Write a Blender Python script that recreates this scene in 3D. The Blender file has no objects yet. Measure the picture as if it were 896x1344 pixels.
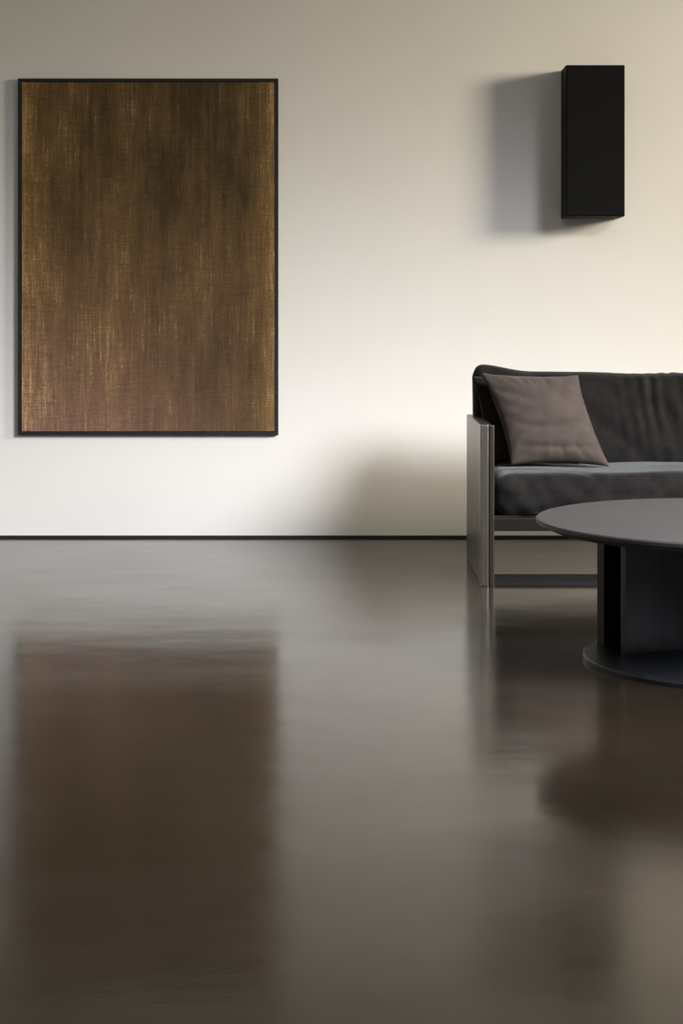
import bpy, bmesh, math, random
from mathutils import Vector, Matrix, noise
random.seed(3)
scene = bpy.context.scene
scene.view_settings.view_transform = 'Standard'
scene.view_settings.look = 'None'
scene.view_settings.exposure = 0
scene.view_settings.gamma = 1

F = 2214.0
CAMY = -8.37
EYE = 1.1

# ---------------------------------------------------------------- helpers
def link(o, parent=None):
    scene.collection.objects.link(o)
    if parent is not None:
        o.parent = parent
    return o

def empty(name, loc=(0, 0, 0)):
    e = bpy.data.objects.new(name, None)
    e.empty_display_size = 0.1
    e.location = loc
    scene.collection.objects.link(e)
    return e

def mesh_obj(name, bm, mat, parent=None, smooth=False):
    me = bpy.data.meshes.new(name)
    bmesh.ops.recalc_face_normals(bm, faces=bm.faces)
    bm.to_mesh(me); bm.free()
    if smooth:
        for p in me.polygons: p.use_smooth = True
    o = bpy.data.objects.new(name, me)
    if mat: me.materials.append(mat)
    link(o, parent)
    return o

def box(name, x0, x1, y0, y1, z0, z1, mat, parent=None, bevel=0.0, seg=2):
    bm = bmesh.new()
    bmesh.ops.create_cube(bm, size=1)
    for v in bm.verts:
        v.co = Vector((x0 + (v.co.x + .5) * (x1 - x0), y0 + (v.co.y + .5) * (y1 - y0), z0 + (v.co.z + .5) * (z1 - z0)))
    if bevel:
        bmesh.ops.bevel(bm, geom=list(bm.edges), offset=bevel, segments=seg, affect='EDGES', profile=.7)
    return mesh_obj(name, bm, mat, parent)

def soft_box(name, sx, sy, sz, n, r, fn, mat, parent=None):
    """rounded box in local coords centred at 0; fn(p, u)->p deforms"""
    bm = bmesh.new()
    nx, ny, nz = n
    cache = {}
    def vert(i, j, k):
        key = (i, j, k)
        if key in cache: return cache[key]
        u = Vector((2 * i / nx - 1, 2 * j / ny - 1, 2 * k / nz - 1))
        p = Vector((u.x * sx / 2, u.y * sy / 2, u.z * sz / 2))
        q = Vector((max(-sx / 2 + r, min(sx / 2 - r, p.x)), max(-sy / 2 + r, min(sy / 2 - r, p.y)), max(-sz / 2 + r, min(sz / 2 - r, p.z))))
        d = p - q
        if d.length > 1e-9:
            m = max(abs(d.x), abs(d.y), abs(d.z))
            d = d.normalized() * m
        p = q + d
        p = fn(p, u)
        cache[key] = bm.verts.new(p)
        return cache[key]
    for i in range(nx):
        for j in range(ny):
            for k in (0, nz):
                bm.faces.new((vert(i, j, k), vert(i + 1, j, k), vert(i + 1, j + 1, k), vert(i, j + 1, k)))
    for i in range(nx):
        for k in range(nz):
            for j in (0, ny):
                bm.faces.new((vert(i, j, k), vert(i + 1, j, k), vert(i + 1, j, k + 1), vert(i, j, k + 1)))
    for j in range(ny):
        for k in range(nz):
            for i in (0, nx):
                bm.faces.new((vert(i, j, k), vert(i, j + 1, k), vert(i, j + 1, k + 1), vert(i, j, k + 1)))
    return mesh_obj(name, bm, mat, parent, smooth=True)

def disc(name, prof, cx, cy, seg, mat, parent=None):
    """revolved profile list of (r,z) from top centre to bottom centre"""
    bm = bmesh.new()
    rings = []
    for (r, z) in prof:
        rings.append([bm.verts.new((cx + r * math.cos(2 * math.pi * a / seg), cy + r * math.sin(2 * math.pi * a / seg), z)) for a in range(seg)])
    for a, b in zip(rings[:-1], rings[1:]):
        for s in range(seg):
            bm.faces.new((a[s], a[(s + 1) % seg], b[(s + 1) % seg], b[s]))
    bm.faces.new(rings[0]); bm.faces.new(rings[-1])
    return mesh_obj(name, bm, mat, parent)

# ---------------------------------------------------------------- materials
def new_mat(name):
    m = bpy.data.materials.new(name); m.use_nodes = True
    nt = m.node_tree
    return m, nt, nt.nodes['Principled BSDF']

def N(nt, t, **kw):
    n = nt.nodes.new(t)
    for k, v in kw.items(): setattr(n, k, v)
    return n

def noise_tex(nt, scale, detail=4, rough=.5, stretch=(1, 1, 1), coord='Object'):
    tc = N(nt, 'ShaderNodeTexCoord'); mp = N(nt, 'ShaderNodeMapping')
    mp.inputs['Scale'].default_value = stretch
    nt.links.new(tc.outputs[coord], mp.inputs['Vector'])
    n = N(nt, 'ShaderNodeTexNoise')
    n.inputs['Scale'].default_value = scale
    n.inputs['Detail'].default_value = detail
    n.inputs['Roughness'].default_value = rough
    nt.links.new(mp.outputs[0], n.inputs['Vector'])
    return n

def ramp(nt, src, stops):
    r = N(nt, 'ShaderNodeValToRGB')
    els = r.color_ramp.elements
    while len(els) < len(stops): els.new(.5)
    for e, (p, c) in zip(els, stops):
        e.position = p
        e.color = (c[0], c[1], c[2], 1) if not isinstance(c, (int, float)) else (c, c, c, 1)
    nt.links.new(src, r.inputs[0])
    return r

def bump(nt, b, src, strength, dist):
    bp = N(nt, 'ShaderNodeBump')
    bp.inputs['Strength'].default_value = strength
    bp.inputs['Distance'].default_value = dist
    nt.links.new(src, bp.inputs['Height'])
    nt.links.new(bp.outputs[0], b.inputs['Normal'])
    return bp

def simple(name, col, rough, metal=0, var=.15, scale=6, stretch=(1, 1, 1), bmp=0, bscale=200):
    m, nt, b = new_mat(name)
    n = noise_tex(nt, scale, stretch=stretch)
    r = ramp(nt, n.outputs[0], [(.3, [c * (1 - var) for c in col]), (.7, [c * (1 + var) for c in col])])
    nt.links.new(r.outputs[0], b.inputs['Base Color'])
    b.inputs['Roughness'].default_value = rough
    b.inputs['Metallic'].default_value = metal
    if bmp:
        n2 = noise_tex(nt, bscale, 2)
        bump(nt, b, n2.outputs[0], bmp, .002)
    return m

wall_m = simple('plaster_wall', (.70, .68, .65), .9, var=.015, scale=1.5, bmp=.1, bscale=120)
ceil_m = simple('ceiling_paint', (.6, .59, .57), .9, var=.01)
black_m = simple('black_trim', (.008, .008, .008), .5)
frame_m = simple('black_frame', (.004, .004, .004), .6)

# floor
floor_m, nt, b = new_mat('polished_concrete')
n = noise_tex(nt, 1.1, 6, .6)
r = ramp(nt, n.outputs[0], [(.3, (.0100, .0070, .0045)), (.7, (.0205, .0150, .0103))])
nt.links.new(r.outputs[0], b.inputs['Base Color'])
n2 = noise_tex(nt, 1.3, 5, .6, (1, 2.0, 1))
r2 = ramp(nt, n2.outputs[0], [(.3, .12), (.7, .20)])
nt.links.new(r2.outputs[0], b.inputs['Roughness'])
b.inputs['IOR'].default_value = 1.54
b.inputs['Specular Tint'].default_value = (1, .94, .87, 1)
n3 = noise_tex(nt, 2.0, 3, .5, (1, 1.2, 1))
n4 = noise_tex(nt, 60, 3, .6, (.4, 1.5, 1))
mx = N(nt, 'ShaderNodeMath', operation='MULTIPLY_ADD')
nt.links.new(n4.outputs[0], mx.inputs[0]); mx.inputs[1].default_value = .045
nt.links.new(n3.outputs[0], mx.inputs[2])
bump(nt, b, mx.outputs[0], .16, .012)

# velvet
def velvet(name, c0, c1, sheen, tint):
    m, nt, b = new_mat(name)
    n = noise_tex(nt, 14, 5, .6)
    r = ramp(nt, n.outputs[0], [(.3, c0), (.7, c1)])
    nt.links.new(r.outputs[0], b.inputs['Base Color'])
    b.inputs['Roughness'].default_value = .85
    b.inputs['Specular IOR Level'].default_value = .08
    b.inputs['Sheen Weight'].default_value = sheen
    b.inputs['Sheen Roughness'].default_value = .3
    b.inputs['Sheen Tint'].default_value = (*tint, 1)
    n2 = noise_tex(nt, 260, 3, .7)
    bump(nt, b, n2.outputs[0], .7, .004)
    return m
velvet_m = velvet('charcoal_velvet', (.006, .0055, .005), (.015, .0135, .013), .21, (.9, .94, 1.0))
pillow_m = velvet('taupe_velvet', (.046, .036, .031), (.068, .054, .048), .18, (1, .95, .92))
pillow_dark_m = velvet('dark_pillow_velvet', (.009, .0075, .007), (.014, .012, .011), .12, (1, .9, .85))

metal_m = simple('brushed_bronze', (.115, .096, .080), .34, 1, .12, 40, (6, 6, .15))
band_m = simple('satin_bronze_edge', (.30, .265, .23), .30, 1, .12, 40, (6, 6, .15))
rail_m = simple('dark_metal', (.045, .038, .033), .4, 1, .1, 30, (.2, 4, 4))
tabletop_m = simple('table_lacquer', (.034, .033, .035), .48, 0, .12, 5)
tablebase_m = simple('table_blackened_steel', (.016, .018, .0215), .34, .3, .3, 12, (3, 3, .3))
speaker_m = simple('speaker_cabinet', (.004, .004, .004), .7)
speaker_m.node_tree.nodes['Principled BSDF'].inputs['Specular IOR Level'].default_value = .2
grille_m, nt, b = new_mat('speaker_grille_fabric')
n = noise_tex(nt, 420, 2)
r = ramp(nt, n.outputs[0], [(.35, (.004, .004, .004)), (.7, (.012, .012, .0115))])
nt.links.new(r.outputs[0], b.inputs['Base Color']); b.inputs['Roughness'].default_value = .9
b.inputs['Specular IOR Level'].default_value = .1

# canvas
canvas_m, nt, b = new_mat('woven_bronze_canvas')
tc = N(nt, 'ShaderNodeTexCoord')
sep = N(nt, 'ShaderNodeSeparateXYZ'); nt.links.new(tc.outputs['Generated'], sep.inputs[0])
def mth(op, a, bb=None, c=None):
    n = N(nt, 'ShaderNodeMath', operation=op)
    for i, v in enumerate((a, bb, c)):
        if v is None: continue
        if isinstance(v, (int, float)): n.inputs[i].default_value = v
        else: nt.links.new(v, n.inputs[i])
    return n.outputs[0]
def mixc(f, a, bb, mode='MIX'):
    n = N(nt, 'ShaderNodeMix', data_type='RGBA', blend_type=mode)
    def s(i, v):
        if isinstance(v, tuple): n.inputs[i].default_value = (*v, 1)
        elif isinstance(v, (int, float)): n.inputs[i].default_value = v
        else: nt.links.new(v, n.inputs[i])
    s(0, f); s(6, a); s(7, bb)
    return n.outputs[2]
X, Z = sep.outputs[0], sep.outputs[2]
big = noise_tex(nt, 1.6, 5, .6, (1, 1, .6)).outputs[0]
patch = noise_tex(nt, 3.5, 6, .65, (1.4, 1, .5)).outputs[0]
vst = noise_tex(nt, 32, 9, .88, (3, 1, .16)).outputs[0]
vlong = noise_tex(nt, 12, 5, .7, (3, 1, .12)).outputs[0]
hst = noise_tex(nt, 40, 8, .85, (.2, 1, 3.2)).outputs[0]
fine = noise_tex(nt, 240, 3, .7).outputs[0]
edge = mth('POWER', mth('ABSOLUTE', mth('MULTIPLY_ADD', X, 2, -1)), 9)
leftness = mth('SUBTRACT', 1, X)
lowness = mth('SUBTRACT', 1, Z)
gold = mth('ADD', mth('MULTIPLY', edge, .50), mth('MULTIPLY', mth('SUBTRACT', big, .44), .8))
gold = mth('ADD', gold, mth('MULTIPLY', mth('SUBTRACT', leftness, .5), .28))
gold = mth('ADD', gold, mth('MULTIPLY', lowness, .12))
gold = mth('ADD', gold, mth('MULTIPLY', mth('SUBTRACT', patch, .5), .75))
gold = mth('ADD', gold, mth('MULTIPLY', mth('SUBTRACT', vlong, .5), .45))
gold = mth('ADD', gold, .06)
base = mixc(ramp(nt, gold, [(0, 0.0), (.8, 1.0)]).outputs[0], (.070, .043, .018), (.34, .200, .072))
pk = mth('MULTIPLY', mth('POWER', lowness, 2.8), mth('SUBTRACT', 1, mth('MULTIPLY', X, .9)))
base = mixc(mth('MULTIPLY', pk, .95), base, (.30, .170, .125))
thread = mth('ADD', mth('MULTIPLY', vst, .42), mth('ADD', mth('MULTIPLY', hst, .33), mth('MULTIPLY', fine, .25)))
tr = ramp(nt, thread, [(.40, .38), (.5, .9), (.58, 1.0)])
base2 = mixc(1.0, base, tr.outputs[0], 'MULTIPLY')
hl = ramp(nt, mth('ADD', mth('ADD', mth('MULTIPLY', vst, .55), mth('MULTIPLY', hst, .20)), mth('ADD', mth('MULTIPLY', fine, .25), mth('MULTIPLY', mth('SUBTRACT', gold, .25), .10))), [(.54, 0.0), (.64, 1.0)])
out = mixc(mth('MULTIPLY', hl.outputs[0], .85), base2, (.74, .50, .22))
nt.links.new(out, b.inputs['Base Color'])
b.inputs['Roughness'].default_value = .40; b.inputs['Metallic'].default_value = .3
b.inputs['Specular IOR Level'].default_value = .3
bump(nt, b, thread, .4, .002)

# ---------------------------------------------------------------- room
XL, XR, YB, ZC = -4.2, 7.2, -11.0, 4.4
box('floor', XL - .2, XR + .2, YB, .2, -.1, 0, floor_m)
box('wall_back', XL - .2, XR + .2, 0, .2, 0, ZC, wall_m)
box('wall_left', XL - .2, XL, YB, 0, 0, ZC, wall_m)
box('ceiling', XL - .2, XR + .2, YB, .2, ZC, ZC + .15, ceil_m)
box('baseboard_back', XL, XR, -.006, 0, 0, .012, frame_m)
wr = bmesh.new()
def addbox(bm, x0, x1, y0, y1, z0, z1):
    g = bmesh.ops.create_cube(bm, size=1)
    for v in g['verts']:
        v.co = Vector((x0 + (v.co.x + .5) * (x1 - x0), y0 + (v.co.y + .5) * (y1 - y0), z0 + (v.co.z + .5) * (z1 - z0)))
addbox(wr, XR, XR + .2, -1.2, 0, 0, ZC)
addbox(wr, XR, XR + .2, YB, -7.5, 0, ZC)
addbox(wr, XR, XR + .2, -7.5, -1.2, 0, .3)
addbox(wr, XR, XR + .2, -7.5, -1.2, 3.2, ZC)
mesh_obj('wall_right', wr, wall_m)
wf = bmesh.new()
for yy in (-7.5, -5.42, -3.34, -1.25):
    addbox(wf, XR + .05, XR + .12, yy, yy + .05, .3, 3.2)
addbox(wf, XR + .05, XR + .12, -7.5, -1.2, .3, .36)
addbox(wf, XR + .05, XR + .12, -7.5, -1.2, 3.14, 3.2)
mesh_obj('window_1', wf, black_m)

# ---------------------------------------------------------------- painting
pt = empty('abstract_painting', (-.95, -.02, 1.39))
def addchild(o, p):
    o.parent = p; o.matrix_parent_inverse = p.matrix_world.inverted()
bpy.context.view_layer.update()
px0, px1, pz0, pz1 = -1.600, -.313, .512, 2.276
fr = bmesh.new()
t = .015
FD = .026
addbox(fr, px0, px0 + t, -FD, 0, pz0, pz1)
addbox(fr, px1 - t, px1, -FD, 0, pz0, pz1)
addbox(fr, px0 + t, px1 - t, -FD, 0, pz0, pz0 + t)
addbox(fr, px0 + t, px1 - t, -FD, 0, pz1 - t, pz1)
fo = mesh_obj('frame', fr, frame_m); addchild(fo, pt)
cv = box('canvas', px0 + t + .003, px1 - t - .003, -FD + .003, -.002, pz0 + t + .003, pz1 - t - .003, canvas_m, bevel=.002); addchild(cv, pt)

# ---------------------------------------------------------------- speaker
sp = empty('wall_speaker', (1.23, -.1, 1.95)); bpy.context.view_layer.update()
o = box('cabinet', 1.089, 1.373, -.19, 0, 1.584, 2.318, speaker_m, bevel=.003); addchild(o, sp)
o = box('grille', 1.092, 1.370, -.2, -.188, 1.588, 2.314, grille_m, bevel=.004); addchild(o, sp)

# ---------------------------------------------------------------- sofa
sofa = empty('sofa', (1.68, -1.1, 0)); bpy.context.view_layer.update()
SX0, SX1 = .564, 2.80
SY0, SY1 = -1.51, -.71
def arm(x0, x1, nm):
    a = box(nm, x0 + .004, x1 - .004, SY0 + .01, SY1, 0, .655, metal_m, bevel=.004); addchild(a, sofa)
    a = box(nm + '_front_band', x0, x0 + .034, SY0, SY0 + .03, 0, .658, band_m, bevel=.004); addchild(a, sofa)
    a = box(nm + '_front_band_inner', x0 + .037, x1, SY0 + .004, SY0 + .03, 0, .656, metal_m, bevel=.004); addchild(a, sofa)
arm(SX0, SX0 + .058, 'arm_panel')
arm(SX1 - .058, SX1, 'arm_panel_far')
ix0, ix1 = SX0 + .056, SX1 - .056
for nm, y0, y1, z0, z1 in (('front_rail', SY0 + .03, SY0 + .07, .222, .275), ('rear_rail', SY1 - .05, SY1 - .01, .222, .275), ('seat_deck', SY0 + .05, SY1 - .03, .255, .283)):
    o = box(nm, ix0, ix1, y0, y1, z0, z1, rail_m, bevel=.003); addchild(o, sofa)
o = box('floor_strip', ix0, ix1, SY0 + .02, SY0 + .26, 0, .012, speaker_m, bevel=.002); addchild(o, sofa)  # thin matte black strip lying on the floor between the arms
o = box('back_panel', ix0, ix1, SY1 - .03, SY1 - .005, .26, .62, rail_m, bevel=.003); addchild(o, sofa)

def seat_fn(p, u):
    p = p.copy()
    crown = (1 - u.x ** 4) * (1 - u.y ** 2)
    if u.z > 0: p.z += .012 * crown
    n = noise.noise(Vector((p.x * 3.0, p.y * 5, p.z * 5 + 3)))
    p.z += .009 * n
    if u.y < -.3:
        p.y += .012 * noise.noise(Vector((p.x * 5, p.z * 14, 1.7)))
        p.y += .018 * math.sin(p.x * 26 + 5 * noise.noise(Vector((p.x * 2, p.z * 6, 0)))) * noise.noise(Vector((p.x * 2.2, 4, p.z * 3)))
        p.y += .005 * math.sin(p.x * 60 + p.z * 45 + 4 * noise.noise(Vector((p.x * 4, p.z * 4, 3)))) * max(0, noise.noise(Vector((p.x * 3.5, 9, 0))) + .25)
    if u.z > 0: p.z -= .005 * math.exp(-((p.x * .35 + p.y * 1.0 + .52 + .05 * math.sin(p.x * 9)) / .025) ** 2)
    p.z -= .012 * math.exp(-((p.x + .6) / .25) ** 2) * max(0, u.z) * (1 - u.y * u.y)
    return p
sw = ix1 - ix0 - .006
seat = soft_box('seat_cushion', sw, .68, .175, (260, 56, 18), .07, seat_fn, velvet_m)
seat.location = ((ix0 + ix1) / 2, -1.165, .371)
bpy.context.view_layer.update(); addchild(seat, sofa)

def back_fn(p, u):
    p = p.copy()
    if u.y < 0: p.y -= .03 * (1 - u.x ** 8) * (1 - u.z ** 2)
    p.z += .026 * max(0, u.z) * math.exp(-((p.x + sw / 2) / .12) ** 2)
    p.z += .014 * max(0, u.z) * math.exp(-((p.x + sw / 2) / .45) ** 2)
    amp = max(0.0, min(1.0, (p.x + .50) / .30)) * max(0, min(1, (1.0 - p.x) / .3))
    ph = p.x * 105 + 4.5 * noise.noise(Vector((p.x * 5, p.z * 2.5, 0))) + p.z * 10
    w = math.sin(ph)
    fade = .2 + .8 * max(0, min(1, u.z * .8 + .5))
    if u.y < 0:
        p.y += .014 * amp * w * fade * (0.6 + .8 * noise.noise(Vector((p.x * 7, 7, p.z * 5))))
        dl = (p.x + .55) * .8 + p.z
        p.y += .008 * math.exp(-(dl / .04) ** 2)
    p.z += .003 * amp * w * max(0, u.z)
    p.y += .010 * noise.noise(Vector((p.x * 3, p.z * 4, 2)))
    p.z += .005 * noise.noise(Vector((p.x * 5, 1, p.z * 3)))
    return p
bw = SX1 - SX0 - .05
back = soft_box('back_cushion', bw, .15, .46, (420, 10, 50), .045, back_fn, velvet_m)
back.location = ((SX0 + SX1) / 2, -.83, .613)
back.rotation_euler = (math.radians(-12), 0, 0)
bpy.context.view_layer.update(); addchild(back, sofa)

# ---------------------------------------------------------------- pillows
def pillow(name, w, h, T, mat, seed):
    n = 64
    bm = bmesh.new()
    grid = {}
    for s in (1, -1):
        for i in range(n + 1):
            for j in range(n + 1):
                u = 2 * i / n - 1; v = 2 * j / n - 1
                bd = i in (0, n) or j in (0, n)
                if bd and s == -1:
                    grid[(s, i, j)] = grid[(1, i, j)]; continue
                x = w / 2 * u * (1 - .09 * (1 - v * v) * abs(u) ** 2)
                z = h / 2 * v * (1 - .08 * (1 - u * u) * abs(v) ** 2)
                th = T / 2 * ((1 - u * u) ** .5) * ((1 - v * v) ** .5)
                e = max(abs(u), abs(v))
                dn = .010 * noise.noise(Vector((u * 1.4 + seed, v * 1.4, s * 3)))
                ang = math.atan2(v, u)
                env = max(0, min(1, (e - .55) / .25)) * max(0, (1 - e) / .15 if e > .85 else 1)
                fold = .007 * noise.noise(Vector((math.cos(ang) * 6, math.sin(ang) * 6, seed))) * env
                c = (v + .72) - .12 * u * u
                sm = -.013 * math.exp(-(c / .07) ** 2) * (1 - u * u) + -.012 * math.exp(-(((v + .30) - .25 * (u - .2) ** 2 - .15 * u) / .08) ** 2) * (1 - u * u)
                sm += -.009 * math.exp(-(((v - .45) + .5 * (u + .6)) / .09) ** 2) * max(0, -u) * 1.2
                y = -s * (th + (0 if bd else ((dn + sm) * (1 - e ** 3) + fold)))
                grid[(s, i, j)] = bm.verts.new((x, y, z))
    for s in (1, -1):
        for i in range(n):
            for j in range(n):
                bm.faces.new((grid[(s, i, j)], grid[(s, i + 1, j)], grid[(s, i + 1, j + 1)], grid[(s, i, j + 1)]))
    return mesh_obj(name, bm, mat, None, smooth=True)

p1 = pillow('throw_pillow', .43, .42, .18, pillow_m, 2.1)
for v in p1.data.vertices:
    v.co.x -= .11 * v.co.z / .43
p1.location = (.876, -1.10, .655)
p1.rotation_euler = (math.radians(-24), math.radians(1.5), math.radians(6))

p2 = pillow('throw_pillow', .40, .40, .12, pillow_dark_m, 5.3)
p2.name = 'throw_pillow.001'
for v in p2.data.vertices:
    v.co.x -= .06 * v.co.z / .43
p2.location = (.798, -1.02, .648)
p2.rotation_euler = (math.radians(-20), 0, math.radians(-4))

# ---------------------------------------------------------------- coffee table
TX, TY = 1.255, -2.98
ct = empty('coffee_table', (TX, TY, 0)); bpy.context.view_layer.update()
o = disc('table_top', [(.622, .452), (.627, .4508), (.630, .447), (.630, .438), (.627, .4355), (.585, .418), (.58, .4175)], TX, TY, 160, tabletop_m); addchild(o, ct)
o = disc('base_plate', [(.476, .016), (.480, .013), (.480, 0), (.478, 0)], TX, TY, 160, tablebase_m); addchild(o, ct)
def panel(nm, ax, ay, bx, by, th, mat):
    d = Vector((bx - ax, by - ay, 0)); L = d.length
    o = box(nm, 0, L, -th / 2, th / 2, .014, .425, mat, bevel=.002)
    o.location = (ax, ay, 0); o.rotation_euler = (0, 0, math.atan2(d.y, d.x))
    bpy.context.view_layer.update(); addchild(o, ct)
panel('pedestal_panel', .905, -2.95, 1.60, -2.62, .03, tablebase_m)
panel('pedestal_panel_rear', .858, -2.78, 1.30, -2.50, .035, tablebase_m)
panel('pedestal_panel_side', 1.62, -3.20, 1.60, -2.62, .03, tablebase_m)

# ---------------------------------------------------------------- lights
def look(o, target):
    d = Vector(target) - o.location
    o.rotation_euler = d.to_track_quat('-Z', 'Y').to_euler()

def area(name, loc, tgt, sx, sy, power, col, spread=180):
    l = bpy.data.lights.new(name, 'AREA'); l.shape = 'RECTANGLE'; l.size = sx; l.size_y = sy
    l.energy = power; l.color = col; l.spread = math.radians(spread)
    o = bpy.data.objects.new(name, l); o.location = loc; look(o, tgt); scene.collection.objects.link(o); return o
def spot(name, loc, tgt, ang, blend, rad, power, col):
    l = bpy.data.lights.new(name, 'SPOT'); l.spot_size = math.radians(ang); l.spot_blend = blend
    l.shadow_soft_size = rad; l.energy = power; l.color = col
    o = bpy.data.objects.new(name, l); o.location = loc; look(o, tgt); scene.collection.objects.link(o); return o

spot('warm_key_light', (6.4, -2.75, 2.95), (1.0, 0, .6), 64, .9, .7, 1950, (1, .90, .70))
def aim(az, el, loc):
    a = math.radians(az); e = math.radians(el)
    return (loc[0] + math.cos(e) * math.sin(a), loc[1] + math.cos(e) * math.cos(a), loc[2] + math.sin(e))
L2 = (4.0, -5.6, 3.15)
spot('soft_white_spot', L2, aim(-52, -49, L2), 79.5, .55, 1.15, 4500, (.93, .945, 1.0))
area('ceiling_fill', (0, -5.0, 4.3), (0, -5.0, 0), 3, 3, 45, (1, .95, .87))

w = bpy.data.worlds.new('World'); scene.world = w; w.use_nodes = True
bg = w.node_tree.nodes['Background']; bg.inputs[0].default_value = (1, .97, .95, 1); bg.inputs[1].default_value = .22

# ---------------------------------------------------------------- camera
cd = bpy.data.cameras.new('camera'); cam = bpy.data.objects.new('camera', cd)
scene.collection.objects.link(cam)
cam.location = (0, CAMY, EYE); cam.rotation_euler = (math.radians(90), 0, 0)
cd.sensor_fit = 'HORIZONTAL'; cd.sensor_width = 24.0
cd.lens = F * 24.0 / 896.0
cd.shift_y = -(672 - 415) / 896.0
cd.clip_start = .05
scene.camera = cam
